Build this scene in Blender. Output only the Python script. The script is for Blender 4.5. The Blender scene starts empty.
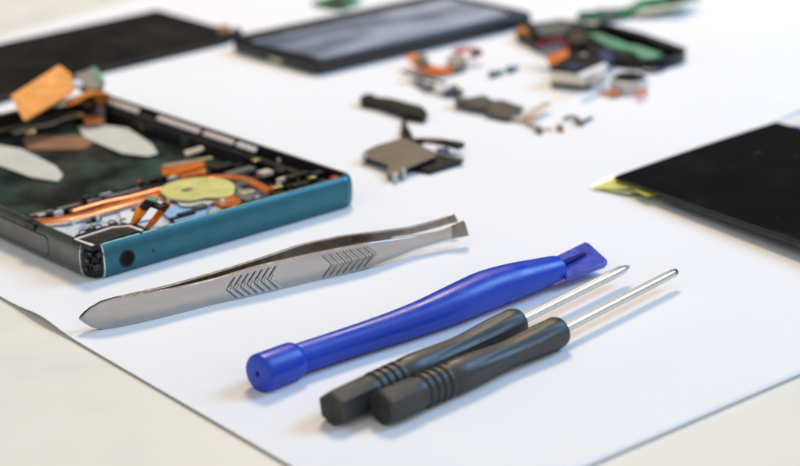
import bpy, bmesh, math, random
from mathutils import Vector, Matrix

# ------------------------------------------------------------------ basics
# all building is done in millimetres on the table plane, S turns them to metres
S = 0.001
sc = bpy.context.scene
COL = sc.collection
rnd = random.Random(7)
F_PX, PITCH, CAM_H, ROLL = 1800.0, math.radians(20.03), 141.35, math.radians(1.40)
CX, CY = 400.0, 233.0
cr, sr, cp, sp = math.cos(ROLL), math.sin(ROLL), math.cos(PITCH), math.sin(PITCH)

def K(x, y, z=0.0):
    """point of the photograph -> place at height z (mm) above the paper"""
    x -= CX; y -= CY
    x, y = x * cr - y * sr, x * sr + y * cr
    d = Vector((x / F_PX, cp - sp * y / F_PX, -sp - cp * y / F_PX))
    return Vector((0, 0, CAM_H)) + d * ((z - CAM_H) / d.z)

def proj(p):
    v = Vector(p) - Vector((0, 0, CAM_H))
    X = v.x; Y = v.y * sp + v.z * cp; D = v.y * cp - v.z * sp
    x, y = X / D * F_PX, -Y / D * F_PX
    return CX + x * cr + y * sr, CY - x * sr + y * cr

def zat(p, py):
    """height above plan point p at which it shows on picture row py"""
    a, b = -5.0, 40.0
    for _ in range(40):
        m = (a + b) / 2
        if proj((p[0], p[1], m))[1] > py: a = m
        else: b = m
    return a

# ------------------------------------------------------------------ materials
def mat(name, col, rough=0.5, metal=0.0, var=0.12, vscale=120.0, bump=0.0, bscale=1500.0,
        coat=0.0, spec=0.5, trans=0.0, rvar=0.12, col2=None, thresh=None, sss=0.0, stretch=None, emit=None):
    m = bpy.data.materials.new(name); m.use_nodes = True
    nt = m.node_tree; N = nt.nodes; L = nt.links
    b = N['Principled BSDF']
    tc = N.new('ShaderNodeTexCoord')
    src = tc.outputs['Object']
    if stretch:
        mp = N.new('ShaderNodeMapping'); mp.inputs['Rotation'].default_value = (0, 0, stretch[3]); mp.inputs['Scale'].default_value = stretch[:3]
        L.new(src, mp.inputs['Vector']); src = mp.outputs['Vector']
    n = N.new('ShaderNodeTexNoise'); n.inputs['Scale'].default_value = vscale; n.inputs['Detail'].default_value = 6
    L.new(src, n.inputs['Vector'])
    r = N.new('ShaderNodeValToRGB')
    c = Vector(col)
    c2 = Vector(col2) if col2 else c * (1 + var)
    c1 = c if col2 else c * (1 - var)
    lo, hi = thresh if thresh else (0.3, 0.7)
    r.color_ramp.elements[0].position = lo; r.color_ramp.elements[1].position = hi
    r.color_ramp.elements[0].color = (*c1, 1); r.color_ramp.elements[1].color = (*[min(1, v) for v in c2], 1)
    L.new(n.outputs['Fac'], r.inputs['Fac']); L.new(r.outputs['Color'], b.inputs['Base Color'])
    n2 = N.new('ShaderNodeTexNoise'); n2.inputs['Scale'].default_value = vscale * 2.3; n2.inputs['Detail'].default_value = 8
    L.new(src, n2.inputs['Vector'])
    mr = N.new('ShaderNodeMapRange')
    mr.inputs['From Min'].default_value = 0.3; mr.inputs['From Max'].default_value = 0.7
    mr.inputs['To Min'].default_value = max(0.02, rough - rvar * rough * 2); mr.inputs['To Max'].default_value = min(1, rough + rvar * rough * 2)
    L.new(n2.outputs['Fac'], mr.inputs['Value']); L.new(mr.outputs['Result'], b.inputs['Roughness'])
    b.inputs['Metallic'].default_value = metal
    b.inputs['Specular IOR Level'].default_value = spec
    b.inputs['Coat Weight'].default_value = coat
    b.inputs['Transmission Weight'].default_value = trans
    if sss:
        b.inputs['Subsurface Weight'].default_value = sss
        b.inputs['Subsurface Radius'].default_value = (0.001, 0.001, 0.002); b.inputs['Subsurface Scale'].default_value = 0.5
    if bump:
        n3 = N.new('ShaderNodeTexNoise'); n3.inputs['Scale'].default_value = bscale; n3.inputs['Detail'].default_value = 4
        L.new(src, n3.inputs['Vector'])
        bp = N.new('ShaderNodeBump'); bp.inputs['Strength'].default_value = bump; bp.inputs['Distance'].default_value = 0.0002
        L.new(n3.outputs['Fac'], bp.inputs['Height']); L.new(bp.outputs['Normal'], b.inputs['Normal'])
    return m

M = {
 'table':   mat('cream laminate', (0.80, 0.78, 0.71), 0.45, var=0.02, vscale=30, bump=0.05, bscale=900),
 'paper':   mat('white paper', (0.85, 0.85, 0.86), 0.75, var=0.012, vscale=25, bump=0.12, bscale=2500, spec=0.3),
 'teal':    mat('teal anodised metal', (0.03, 0.155, 0.205), 0.34, metal=0.55, var=0.08, vscale=200, bump=0.04, bscale=6000),
 'railgrey':mat('dark grey metal', (0.15, 0.155, 0.145), 0.33, metal=0.75, var=0.1, vscale=150),
 'black':   mat('black plastic', (0.010, 0.010, 0.011), 0.40, var=0.25, vscale=250, bump=0.06, bscale=3000, spec=0.28),
 'blackgloss': mat('black gloss', (0.006, 0.006, 0.007), 0.12, var=0.2, vscale=80, rvar=0.3),
 'panelblack': mat('black glass with dust', (0.006, 0.006, 0.006), 0.13, var=0.1, vscale=40, rvar=0.35),
 'displayblack': mat('matte black panel', (0.008, 0.008, 0.009), 0.35, var=0.1, vscale=30, spec=0.25),
 'brownedge': mat('dark brown adhesive', (0.022, 0.015, 0.010), 0.5, var=0.3, vscale=150),
 'darkframe': mat('dark green black tray', (0.008, 0.014, 0.012), 0.22, col2=(0.055, 0.09, 0.072), thresh=(0.42, 0.72), vscale=85, bump=0.3, bscale=260),  # the bay's cloudy pale glints are painted in as the lighter noise colour
 'chrome':  mat('bright chamfer', (0.75, 0.78, 0.8), 0.2, metal=0.9, var=0.05),
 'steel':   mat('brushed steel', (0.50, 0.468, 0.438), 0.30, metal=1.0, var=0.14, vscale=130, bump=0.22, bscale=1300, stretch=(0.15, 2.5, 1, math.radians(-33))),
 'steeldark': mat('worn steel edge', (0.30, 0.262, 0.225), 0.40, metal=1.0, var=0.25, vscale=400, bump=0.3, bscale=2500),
 'groove':  mat('groove dark', (0.09, 0.09, 0.095), 0.45, metal=0.6),
 'shaft':   mat('polished nickel shaft', (0.72, 0.68, 0.62), 0.38, metal=1.0, var=0.02, vscale=200, rvar=0.0),
 'blue':    mat('blue plastic', (0.004, 0.045, 0.48), 0.36, var=0.10, vscale=90, bump=0.05, bscale=1500, sss=0.08),
 'blueblade': mat('lightened blue plastic', (0.05, 0.075, 0.46), 0.3, var=0.2, vscale=260, bump=0.10, bscale=900, sss=0.1),  # paler than the shank: colour stands in for light passing through the blade
 'blueslot': mat('deep blue slot', (0.006, 0.012, 0.17), 0.6, spec=0.1),
 'rubber':  mat('dark grey rubberised plastic', (0.028, 0.030, 0.029), 0.46, spec=0.6, var=0.22, vscale=120, bump=0.2, bscale=1200, stretch=(0.3, 2.0, 1, math.radians(-45))),
 'rubberend': mat('cut plastic end', (0.022, 0.022, 0.016), 0.6, var=0.3, vscale=700, bump=0.4, bscale=2500),
 'orange':  mat('orange polyimide flex', (0.90, 0.28, 0.012), 0.3, var=0.18, vscale=160, coat=0.3),
 'golden':  mat('golden polyimide plate', (0.80, 0.31, 0.055), 0.55, var=0.10, vscale=160, spec=0.25),
 'deeporange': mat('deep orange film', (0.80, 0.17, 0.006), 0.25, var=0.3, vscale=220, coat=0.4),
 'copper':  mat('copper ribbon', (0.72, 0.19, 0.04), 0.24, var=0.25, vscale=240, metal=0.2, coat=0.5),
 'brown':   mat('copper brown sticker', (0.24, 0.11, 0.055), 0.5, var=0.15, vscale=150),
 'beige':   mat('beige foil', (0.62, 0.50, 0.40), 0.45, var=0.12, vscale=200),
 'pinkwhite': mat('pink white adhesive strip', (0.80, 0.71, 0.67), 0.55, var=0.08, vscale=300),
 'foam':    mat('off white pull tab', (0.56, 0.56, 0.49), 0.6, var=0.06, vscale=180),
 'yellow':  mat('pale yellow sticker', (0.78, 0.71, 0.25), 0.3, coat=0.4, var=0.14, vscale=200),
 'tape':    mat('yellow green tape', (0.56, 0.58, 0.10), 0.4, var=0.12, vscale=150, coat=0.3),
 'tapeclear': mat('cloudy clear tape', (0.62, 0.62, 0.42), 0.3, var=0.05, vscale=150),
 'board':   mat('pale blue board', (0.62, 0.68, 0.74), 0.4, col2=(0.16, 0.25, 0.36), thresh=(0.54, 0.72), vscale=330),
 'bluefilm': mat('light blue film', (0.30, 0.50, 0.78), 0.35, var=0.15, vscale=200),
 'white':   mat('white label', (0.78, 0.79, 0.80), 0.5, var=0.03),
 'gold':    mat('gold contact', (0.80, 0.58, 0.24), 0.28, metal=1.0, var=0.1),
 'champagne': mat('champagne metal', (0.62, 0.54, 0.40), 0.35, metal=0.8, var=0.1, vscale=300),
 'silver':  mat('silver metal', (0.55, 0.55, 0.55), 0.45, metal=0.9, var=0.08, vscale=300),
 'olive':   mat('olive grey shield metal', (0.10, 0.097, 0.087), 0.45, metal=0.6, var=0.12, vscale=220),
 'greymodule': mat('grey module', (0.11, 0.11, 0.105), 0.45, var=0.2, vscale=250),
 'cream':   mat('cream moulded block', (0.86, 0.78, 0.67), 0.5, var=0.06, vscale=250),
 'green':   mat('green circuit board', (0.010, 0.13, 0.055), 0.38, col2=(0.05, 0.30, 0.16), thresh=(0.42, 0.62), vscale=220),
 'palegreen': mat('pale green laminate', (0.12, 0.33, 0.19), 0.45, var=0.3, vscale=200),
 'red':     mat('red flex', (0.50, 0.02, 0.02), 0.35, var=0.2, vscale=200),
 'navy':    mat('navy part', (0.03, 0.05, 0.13), 0.35, var=0.3, vscale=250),
 'purplegrey': mat('purple grey chip', (0.13, 0.115, 0.14), 0.4, var=0.12, vscale=200),
 'tealdark': mat('dark teal screw', (0.03, 0.10, 0.13), 0.3, metal=0.6, var=0.2),
 'lens':    mat('lens glass', (0.004, 0.005, 0.008), 0.06, var=0.2),
}
M['holeblack'] = mat('socket black', (0.004, 0.004, 0.005), 0.45, spec=0.12)
M['satin'] = mat('satin pale metal', (0.62, 0.62, 0.61), 0.36, metal=0.25, var=0.06, vscale=300)
# screen: cloudy reflection of the room painted into its smudged grey blue colour
M['screen'] = mat('grey blue screen with painted reflection', (0.15, 0.18, 0.24), 0.25, col2=(0.46, 0.49, 0.57), thresh=(0.36, 0.66), vscale=55, rvar=0.3, stretch=(0.6, 1.3, 1, 0.7))

# ------------------------------------------------------------------ mesh helpers
class MB:
    def __init__(s): s.bm = bmesh.new()
    def face(s, vs):
        try: return s.bm.faces.new(vs)
        except ValueError: return None
    def loft(s, rings, closed=True, caps=True):
        R = [[s.bm.verts.new(p) for p in r] for r in rings]
        n = len(R[0])
        for a, b in zip(R, R[1:]):
            for i in range(n if closed else n - 1):
                j = (i + 1) % n
                s.face((a[i], a[j], b[j], b[i]))
        if caps:
            s.face(list(reversed(R[0]))); s.face(R[-1])
        return s
    def slab(s, top, th):
        """polygon (3-D points) given thickness downwards"""
        top = [Vector(p) for p in top]
        d = th if isinstance(th, Vector) else Vector((0, 0, -th))
        return s.loft([[p + d for p in top], top])
    def box(s, c, ax, ay, hx, hy, z0, z1):
        c = Vector((c[0], c[1], 0)); ax = Vector((ax[0], ax[1], 0)).normalized(); ay = Vector((ay[0], ay[1], 0)).normalized()
        pts = [c - ax * hx - ay * hy, c + ax * hx - ay * hy, c + ax * hx + ay * hy, c - ax * hx + ay * hy]
        return s.loft([[p + Vector((0, 0, z0)) for p in pts], [p + Vector((0, 0, z1)) for p in pts]])
    def tube(s, path, r, n=12, ratio=1.0, ring=None):
        path = [Vector(p) for p in path]
        rings = []
        for i, p in enumerate(path):
            d = (path[min(i + 1, len(path) - 1)] - path[max(i - 1, 0)]).normalized()
            side = d.cross(Vector((0, 0, 1)))
            if side.length < 1e-4: side = Vector((1, 0, 0))
            side.normalize(); up = side.cross(d)
            rr = r[i] if isinstance(r, (list, tuple)) else r
            ra = ratio[i] if isinstance(ratio, (list, tuple)) else ratio
            k = []
            for j in range(n):
                a = 2 * math.pi * j / n
                f = ring(i, a) if ring else 1.0
                k.append(p + side * (math.cos(a) * rr * ra * f) + up * (math.sin(a) * rr * f))
            rings.append(k)
        return s.loft(rings)
    def disc(s, c, r, z0, z1, n=28, ry=None, ang=0):
        c = Vector((c[0], c[1], 0)); ry = ry or r
        k = []
        for j in range(n):
            a = 2 * math.pi * j / n
            x, y = math.cos(a) * r, math.sin(a) * ry
            k.append(c + Vector((x * math.cos(ang) - y * math.sin(ang), x * math.sin(ang) + y * math.cos(ang), 0)))
        return s.loft([[p + Vector((0, 0, z0)) for p in k], [p + Vector((0, 0, z1)) for p in k]])
    def ribbon(s, path, width, th=0.25, flat=True):
        path = [Vector(p) for p in path]
        rings = []
        for i, p in enumerate(path):
            d = (path[min(i + 1, len(path) - 1)] - path[max(i - 1, 0)]).normalized()
            side = d.cross(Vector((0, 0, 1)))
            if side.length < 1e-3: side = Vector((1, 0, 0))
            side.normalize(); up = side.cross(d).normalized()
            w = (width[i] if isinstance(width, (list, tuple)) else width) / 2
            rings.append([p - side * w - up * th / 2, p + side * w - up * th / 2, p + side * w + up * th / 2, p - side * w + up * th / 2])
        return s.loft(rings)

def smooth_path(pts, n=6):
    pts = [Vector(p) for p in pts]; out = []
    for i in range(len(pts) - 1):
        p0, p1, p2, p3 = pts[max(i - 1, 0)], pts[i], pts[i + 1], pts[min(i + 2, len(pts) - 1)]
        for k in range(n):
            t = k / n
            out.append(0.5 * ((2 * p1) + (p2 - p0) * t + (2 * p0 - 5 * p1 + 4 * p2 - p3) * t * t + (3 * p1 - p0 - 3 * p2 + p3) * t ** 3))
    out.append(pts[-1]); return out

def round_poly(pts, r, n=5):
    pts = [Vector(p) for p in pts]; out = []
    N = len(pts)
    for i, p in enumerate(pts):
        a = (pts[i - 1] - p); b = (pts[(i + 1) % N] - p)
        q = min(r, a.length * 0.45, b.length * 0.45)
        A = p + a.normalized() * q; B = p + b.normalized() * q
        for k in range(n + 1):
            t = k / n
            out.append(A * (1 - t) ** 2 + p * 2 * t * (1 - t) + B * t * t)
    return out

def obj(name, mb, m, parent=None, bevel=0.0, sharp=38, seg=2):
    bm = mb.bm
    bmesh.ops.remove_doubles(bm, verts=bm.verts, dist=1e-5)
    bmesh.ops.recalc_face_normals(bm, faces=bm.faces)
    ca = math.radians(sharp)
    for f in bm.faces: f.smooth = True
    for e in bm.edges:
        if len(e.link_faces) == 2 and e.calc_face_angle(0) > ca: e.smooth = False
    me = bpy.data.meshes.new(name); 
    o = bpy.data.objects.new(name, me); COL.objects.link(o)
    if parent is not None:
        o.parent = parent
        root = parent; T = Matrix.Identity(4)
        chain = []
        while root is not None: chain.append(root); root = root.parent
        for q in reversed(chain): T = T @ q.matrix_basis
        bm.transform(Matrix.Scale(S, 4)); bm.transform(T.inverted())
    else:
        c = Vector((0, 0, 0))
        for v in bm.verts: c += v.co
        c /= max(1, len(bm.verts)); c.z = min(v.co.z for v in bm.verts)
        bm.transform(Matrix.Translation(-c)); bm.transform(Matrix.Scale(S, 4)); o.location = c * S
    bm.to_mesh(me); bm.free()
    me.materials.append(M[m] if isinstance(m, str) else m)
    if bevel:
        b = o.modifiers.new('bevel', 'BEVEL'); b.width = bevel * S; b.segments = seg
        b.limit_method = 'ANGLE'; b.angle_limit = math.radians(40); b.harden_normals = False
    return o

def tag(o, label, cat, group=None):
    o['label'] = label; o['category'] = cat
    if group: o['group'] = group
    return o

def thing(name, label, cat, loc, rotz=0.0, group=None):
    o = bpy.data.objects.new(name, None); COL.objects.link(o)
    o.location = Vector((loc[0], loc[1], 0)) * S; o.rotation_euler = (0, 0, rotz)
    o.empty_display_size = 0.005
    return tag(o, label, cat, group)

def plate(name, px, z, th, m, parent, bevel=0.0, rr=0.0):
    pts = [K(x, y, z) for x, y in px]
    if rr: pts = round_poly(pts, rr)
    return obj(name, MB().slab(pts, th), m, parent, bevel)

# ------------------------------------------------------------------ table and paper
tb = MB(); tb.loft([[Vector((x, y, z)) for x, y in ((-900, -150), (900, -150), (900, 1500), (-900, 1500))] for z in (-30, -0.34)])
t = obj('table', tb, 'table', bevel=2); t['kind'] = 'structure'

pa, pb = K(0, 297), K(290, 466)          # left edge of the paper
pc, pd = K(590, 466), K(800, 375)        # near right edge
ql, qr = K(0, 38), K(130, 0)             # far left edge
def meet(a, b, c, d):
    r = b - a; s_ = d - c; w = c - a
    t_ = (w.x * s_.y - w.y * s_.x) / (r.x * s_.y - r.y * s_.x)
    return a + r * t_
corner = meet(pa, pb, pc, pd); leftc = meet(pa, pb, ql, qr)
ul = (leftc - corner).normalized(); ur = (pd - pc).normalized()
farl = ql + (qr - ql).normalized() * 260
right = corner + ur * 420
farr = farl + ur * 420
lift_c = K(44, 320)
def paper_pt(u, v):
    p = (corner * (1 - u) + right * u) * (1 - v) + (leftc * (1 - u) + farr * u) * v
    return p
pm = bmesh.new(); NU, NV = 110, 320
Lr = (right - corner).length; Ll = (leftc - corner).length
poly = [corner, right, farr, farl, leftc]
rows = []
for j in range(NV + 1):
    row = []
    v = j / NV
    # left boundary: corner -> leftc -> farl ; right boundary: right -> farr
    dl = Ll + (farl - leftc).length; q = v * dl
    A = corner + ul * q if q < Ll else leftc + (farl - leftc).normalized() * (q - Ll)
    B = right + (farr - right) * v
    for i in range(NU + 1):
        u = (i / NU) ** 1.8
        p = A.lerp(B, u)
        dL = abs((p - corner).cross(ul).length) if q < Ll + 5 else 99
        dR = (p - corner).cross(ur).length
        along = (p - lift_c).dot(ul)
        wl = math.exp(-(along / 8.0) ** 2)
        z = 1.0 * wl * max(0, 1 - dL / 12) ** 2 + 0.12 * max(0, 1 - dL / 10) ** 2 * (0.7 + 0.3 * math.sin(along / 17))
        z += 0.16 * max(0, 1 - dR / 14) ** 2
        row.append(pm.verts.new((p.x, p.y, z)))
    rows.append(row)
for j in range(NV):
    for i in range(NU):
        pm.faces.new((rows[j][i], rows[j][i + 1], rows[j + 1][i + 1], rows[j + 1][i]))
w = MB(); w.bm.free(); w.bm = pm
o = obj('paper_sheet', w, 'paper')
o.location.z = 0   # its top lies at height 0
tag(o, 'large white sheet of paper lying under all the tools and phone parts', 'paper')
sd = o.modifiers.new('thickness', 'SOLIDIFY'); sd.thickness = 0.18 * S; sd.offset = -1

# ------------------------------------------------------------------ opened phone with teal edge
A = K(93, 283.9); B = K(360, 206.2)
Wd = (B - A).length
u = (B - A).normalized()
v = (K(110, 92, 8) - K(357, 172, 8)); v.z = 0; v.normalize()
H = 8.0
def PL(s_, t_, z): return A + u * s_ + v * t_ + Vector((0, 0, z))
def inv(x, y, z):
    p = K(x, y, z) - A
    det = u.x * v.y - u.y * v.x
    return ((p.x * v.y - p.y * v.x) / det, (u.x * p.y - u.y * p.x) / det)
Lp = inv(105, 89, 8)[1]
ph = thing('opened_phone', 'opened smartphone body with teal bottom edge and bare insides', 'smartphone', A + u * Wd / 2 + v * Lp / 2, math.atan2(u.y, u.x))
PROF = [(1.9, 0.25), (1.0, 0.32), (0.45, 0.75), (0.12, 1.7), (0.0, 3.0), (0.0, 5.0), (0.12, 6.3), (0.42, 7.35), (0.95, 7.9), (1.6, 8.0), (1.95, 7.85), (1.95, 0.25)]
CRD = 4.2
def bottom(s0, s1, n=8): return [[PL(s0 + (s1 - s0) * i / n, d, z) for d, z in PROF] for i in range(n + 1)]
def rail(side, t0, t1, n=8):
    return [[PL(d if side < 0 else Wd - d, t0 + (t1 - t0) * i / n, z) for d, z in PROF] for i in range(n + 1)]
def rear(n=4): return [[PL(CRD + (Wd - 2 * CRD) * i / n, Lp - d, z) for d, z in PROF] for i in range(n + 1)]
def arc(cs, ct, a0, a1, n=8, shrink=0.0):
    R = []
    for i in range(n + 1):
        a = math.radians(a0 + (a1 - a0) * i / n)
        R.append([PL(cs + math.cos(a) * (CRD - d - shrink), ct + math.sin(a) * (CRD - d - shrink), z) for d, z in PROF])
    return R
s_teal = inv(105.5, 263, 4)[0]
cap = obj('bottom_bezel', MB().loft(bottom(s_teal, Wd - CRD)), 'teal', ph)
cap['label'] = 'teal metal bottom edge'
obj('corner_cap', MB().loft(arc(Wd - CRD + 0.12, CRD, -90, -4)), 'teal', ph)
obj('side_rail', MB().loft(rail(1, CRD, Lp - CRD)), 'black', ph)['label'] = 'black right side rail'
lr = obj('side_rail', MB().loft(rail(-1, CRD + 0.3, Lp - CRD)), 'railgrey', ph); lr['label'] = 'dark grey left side rail with port cover'
obj('rear_rail', MB().loft(rear()), 'black', ph)
for cs, ct, a in ((Wd - CRD, Lp - CRD, 0), (CRD, Lp - CRD, 90)):
    obj('corner_cap', MB().loft(arc(cs, ct, a, a + 90)), 'black', ph)
ci_ = [[Vector((p.x, p.y, p.z * 0.84)) for p in r_] for r_ in arc(CRD, CRD, 180, 270, shrink=0.35)]
obj('corner_insert', MB().loft(ci_), 'black', ph, 0.1)['label'] = 'dark exposed plastic corner'
# lumps moulded into the exposed corner
cl = MB()
for a, z, r in ((208, 4.6, 0.75), (232, 3.2, 0.95), (240, 5.8, 0.7), (219, 6.2, 0.6), (252, 4.4, 0.6), (200, 2.6, .6)):
    q = math.radians(a); p = PL(CRD + math.cos(q) * (CRD - 0.5), CRD + math.sin(q) * (CRD - 0.5), z)
    cl.box(p, u + v * math.tan(0.3), v, r, r, z - r * .8, z + r * .8)
obj('moulded_lug', cl, 'blackgloss', ph, 0.2)
# bright chamfers where the rails end
def slice_ring(rings): return MB().loft(rings)
def thin(profile_fn, a, b): return MB().loft(profile_fn(a, b))
def bott_o(s0, s1): return [[PL(s_, d - 0.06 if d < 1.9 else d, z + (0.05 if z > 4 else -0.0)) for d, z in PROF] for s_ in (s0, s1)]
def rail_o(t0, t1): return [[PL(d - 0.06 if d < 1.9 else d, t_, z + (0.05 if z > 4 else 0)) for d, z in PROF] for t_ in (t0, t1)]
obj('chamfer', thin(bott_o, s_teal - 0.28, s_teal), 'chrome', ph)
obj('chamfer', thin(rail_o, CRD, CRD + 0.3), 'chrome', ph)
# port cover line on the left rail: a flat flap standing a little proud
tA = inv(53, 246, 4)[1]; tB = tA + 42
flap = []
for (tt, zz) in ((tA, 2.0), (tB, 2.0), (tB, 6.2), (tA, 6.2)): flap.append(PL(0, tt, zz))
fl = MB(); 
rp = round_poly(flap, 1.6)
fl.loft([[p + u * 0.25 for p in rp], [p - u * 0.10 for p in rp]])
pc_ = obj('port_cover', fl, 'railgrey', ph, 0.06)
gl = MB(); rp2 = round_poly([PL(0, tt, zz) for tt, zz in ((tA - .18, 1.82), (tB + .18, 1.82), (tB + .18, 6.38), (tA - .18, 6.38))], 1.75)
gl.loft([[p + u * 0.25 for p in rp2], [p - u * 0.03 for p in rp2]])
obj('seam', gl, 'black', pc_)
nt_ = MB(); q0 = inv(22, 231, 6.5)[1]
nt_.box(PL(0.9, q0, 0), u, v, 1.0, 2.0, 6.4, 8.15)
obj('notch', nt_, 'black', pc_, 0.2)
# headphone socket and microphone hole on the teal face
sj, _ = inv(132, 258.5, 4.0); zj = zat(PL(sj, 0, 0), 258.5)
def ringface(s0, z0, r0, r1, d0, d1, n=32):
    m_ = MB(); R = []
    for rr, dd in ((r1, d0), (r1, d1), (r0, d1), (r0, d0 + .0)):
        R.append([PL(s0 + math.cos(2 * math.pi * k / n) * rr, dd, z0 + math.sin(2 * math.pi * k / n) * rr) for k in range(n)])
    R.append(R[0]); m_.loft(R, caps=False); return m_
jr = obj('headphone_jack', ringface(sj, zj, 1.45, 2.0, 0.5, -0.10), 'black', ph, 0.06)
hj = MB(); hj.loft([[PL(sj + math.cos(2 * math.pi * k / 28) * r, d, zj + math.sin(2 * math.pi * k / 28) * r) for k in range(28)] for r, d in ((1.5, 0.5), (1.5, -0.035), (0.9, -0.035), (0.85, -0.03))])
obj('socket_hole', hj, 'holeblack', jr)
sm, _ = inv(157, 250.5, 4); zm = zat(PL(sm, 0, 0), 250.5)
hm = MB(); hm.loft([[PL(sm + math.cos(2 * math.pi * k / 16) * 0.42, d, zm + math.sin(2 * math.pi * k / 16) * 0.42) for k in range(16)] for d in (0.3, -0.03)])
obj('microphone_hole', hm, 'lens', ph)
# tray inside
fb = MB(); fb.loft([[PL(s_, t_, z) for s_, t_ in ((1.8, 1.8), (Wd - 1.8, 1.8), (Wd - 1.8, Lp - 1.8), (1.8, Lp - 1.8))] for z in (0.35, 1.6)])
obj('base_plate', fb, 'black', ph)
t_bay = inv(100, 202, 3)[1]
bay = MB(); bay.loft([[PL(s_, t_, z) for s_, t_ in ((3.6, t_bay), (Wd - 4.5, t_bay), (Wd - 4.5, Lp - 6), (3.6, Lp - 6))] for z in (1.55, 2.3)])
obj('battery_bay', bay, 'darkframe', ph, 0.2)
rb = MB(); rb.loft([[PL(s_, t_, z) for s_, t_ in ((2, t_bay - 1.6), (Wd - 5, t_bay - 1.6), (Wd - 5, t_bay - .1), (2, t_bay - .1))] for z in (1.5, 3.8)])
obj('bay_wall', rb, 'black', ph, 0.2)
for s0, s1 in ((1.9, 3.4), (Wd - 5.2, Wd - 1.9)):
    lw = MB(); lw.loft([[PL(s_, t_, z) for s_, t_ in ((s0, t_bay), (s1, t_bay), (s1, Lp - 2), (s0, Lp - 2))] for z in (1.5, 4.3)])
    obj('bay_wall', lw, 'black', ph, 0.2)
rw = MB(); rw.loft([[PL(s_, t_, z) for s_, t_ in ((3.5, Lp - 6), (Wd - 5.2, Lp - 6), (Wd - 5.2, Lp - 2), (3.5, Lp - 2))] for z in (1.5, 4.6)])
obj('bay_wall', rw, 'black', ph, 0.2)
# pull tabs, sticker
plate('pull_tab', ((78, 127), (92, 123.5), (128, 128), (152, 144), (158, 153), (148, 156), (122, 153), (84, 137)), 3.0, 0.3, 'foam', ph, 0.1, 0.5)
plate('pull_tab', ((-12, 143), (22, 149), (56, 166), (63, 175), (58, 181), (32, 177), (-10, 162)), 3.0, 0.3, 'foam', ph, 0.1, 0.5)
plate('brown_sticker', ((22, 138), (32, 135), (88, 136), (96, 141), (84, 149), (28, 149.5)), 2.7, 0.25, 'brown', ph, 0, 1.0)
# gold spring strip near the far end
gp = [K(14, 133, 5), K(28, 128, 5), K(50, 124, 5), K(66, 118, 5), K(82, 114, 5)]
obj('contact_spring', MB().ribbon(smooth_path(gp), [2.2] * 6 + [1.2] * 12 + [2.0] * 7, 0.4), 'champagne', ph)
k0 = K(30, 131.5, 5.4); obj('contact_bump', MB().disc(k0, 1.5, 4.9, 5.9, 20), 'gold', ph, 0.3)
# adhesive strips on the right inner wall, just under the rim
def wall_strip(px, z1, z0, m='pinkwhite'):
    (xa, ya), (xb, yb) = px
    ta = inv(xa, ya, z1)[1]; tb_ = inv(xb, yb, z1)[1]
    b_ = MB()
    pts = round_poly([PL(Wd - 2.3, ta, z1 + .25), PL(Wd - 2.3, tb_, z1 + .25), PL(Wd - 3.3, tb_, z0 + .1), PL(Wd - 3.3, ta, z0 + .1)], 0.35)
    b_.loft([[p - Vector((0, 0, .5)) for p in pts], pts])
    return obj('adhesive_strip', b_, m, ph, 0.05)
wall_strip(((116, 98), (144, 109)), 7.3, 6.7)
wall_strip(((168, 114), (205, 129)), 7.3, 6.7)
wall_strip(((210, 130), (236, 141)), 7.3, 6.7)
wall_strip(((239, 142), (256, 149)), 7.3, 6.7, 'white')
wt = MB(); tq = inv(205, 128, 6)[1]
wt.loft([[PL(s_, t_, z) for s_, t_ in ((Wd - 5, 8), (Wd - 1.9, 8), (Wd - 1.9, Lp - 2.2), (Wd - 5, Lp - 2.2))] for z in (1.5, 5.6)])
obj('inner_ledge', wt, 'black', ph, 0.3)
br = MB(); br.loft([[PL(s_, t_, z) for s_, t_ in ((Wd - 3.9, inv(168, 115, 7)[1]), (Wd - 2.5, inv(168, 115, 7)[1]), (Wd - 2.5, inv(143, 107, 7)[1]), (Wd - 3.9, inv(143, 107, 7)[1]))] for z in (5.5, 6.4)])
obj('adhesive_strip', br, 'brownedge', ph)['label'] = 'dark brown adhesive strip'
# pale circuit board at the near end with the parts on it
plate('circuit_board', ((41, 231), (66, 223), (110, 211), (165, 196), (226, 185), (268, 192), (262, 199), (180, 224), (112, 243), (86, 252)), 4.6, 0.8, 'board', ph)
pcb2 = plate('blue_film', ((160, 211), (176, 204), (212, 203), (206, 214), (176, 222)), 5.2, 0.2, 'bluefilm', ph)
plate('white_label', ((120, 212), (160, 201), (176, 205), (150, 219), (122, 224)), 5.15, 0.2, 'white', ph)
# loudspeaker
sq = []
for x, y in ((70.5, 239.5), (76, 234.5), (104, 226), (134, 222.5), (147, 228), (146, 233), (118, 242), (104, 247.5), (98.5, 249)):
    a_, b_ = inv(x, y, 8.3); b_ = max(b_, 2.05 if a_ > 3.2 else 0.7); a_ = max(a_, 0.3)
    sq.append(PL(a_, b_, 8.3))
spk = obj('speaker_module', MB().slab(sq, 1.3), 'black', ph, 0.12)
fr = [K(*p, 8.42) for p in ((93, 245.3), (75.5, 239.2), (112, 227.5), (129, 226.0), (142, 230.5))]
obj('adhesive_outline', MB().ribbon(fr, 0.7, 0.2), 'pinkwhite', spk)
lines = MB()
for cx_, cy_w, rx_, ry_, a0_, a1_ in ((83, 233.5, 4.2, 3.4, 120, 330), (92, 229, 3.2, 3.4, 90, 300), (98, 228, 5.0, 3.0, 150, 420), (112, 223, 4.0, 2.4, 170, 390), (124, 221, 3.4, 2.2, 60, 300)):
    lines.tube([K(cx_ + rx_ * math.cos(math.radians(a0_ + (a1_ - a0_) * i / 10)), cy_w + ry_ * math.sin(math.radians(a0_ + (a1_ - a0_) * i / 10)), 5.4) for i in range(11)], 0.17, 6)
obj('printed_curls', lines, 'black', ph)  # curls made up in place of the board's illegible printed marks
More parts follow.
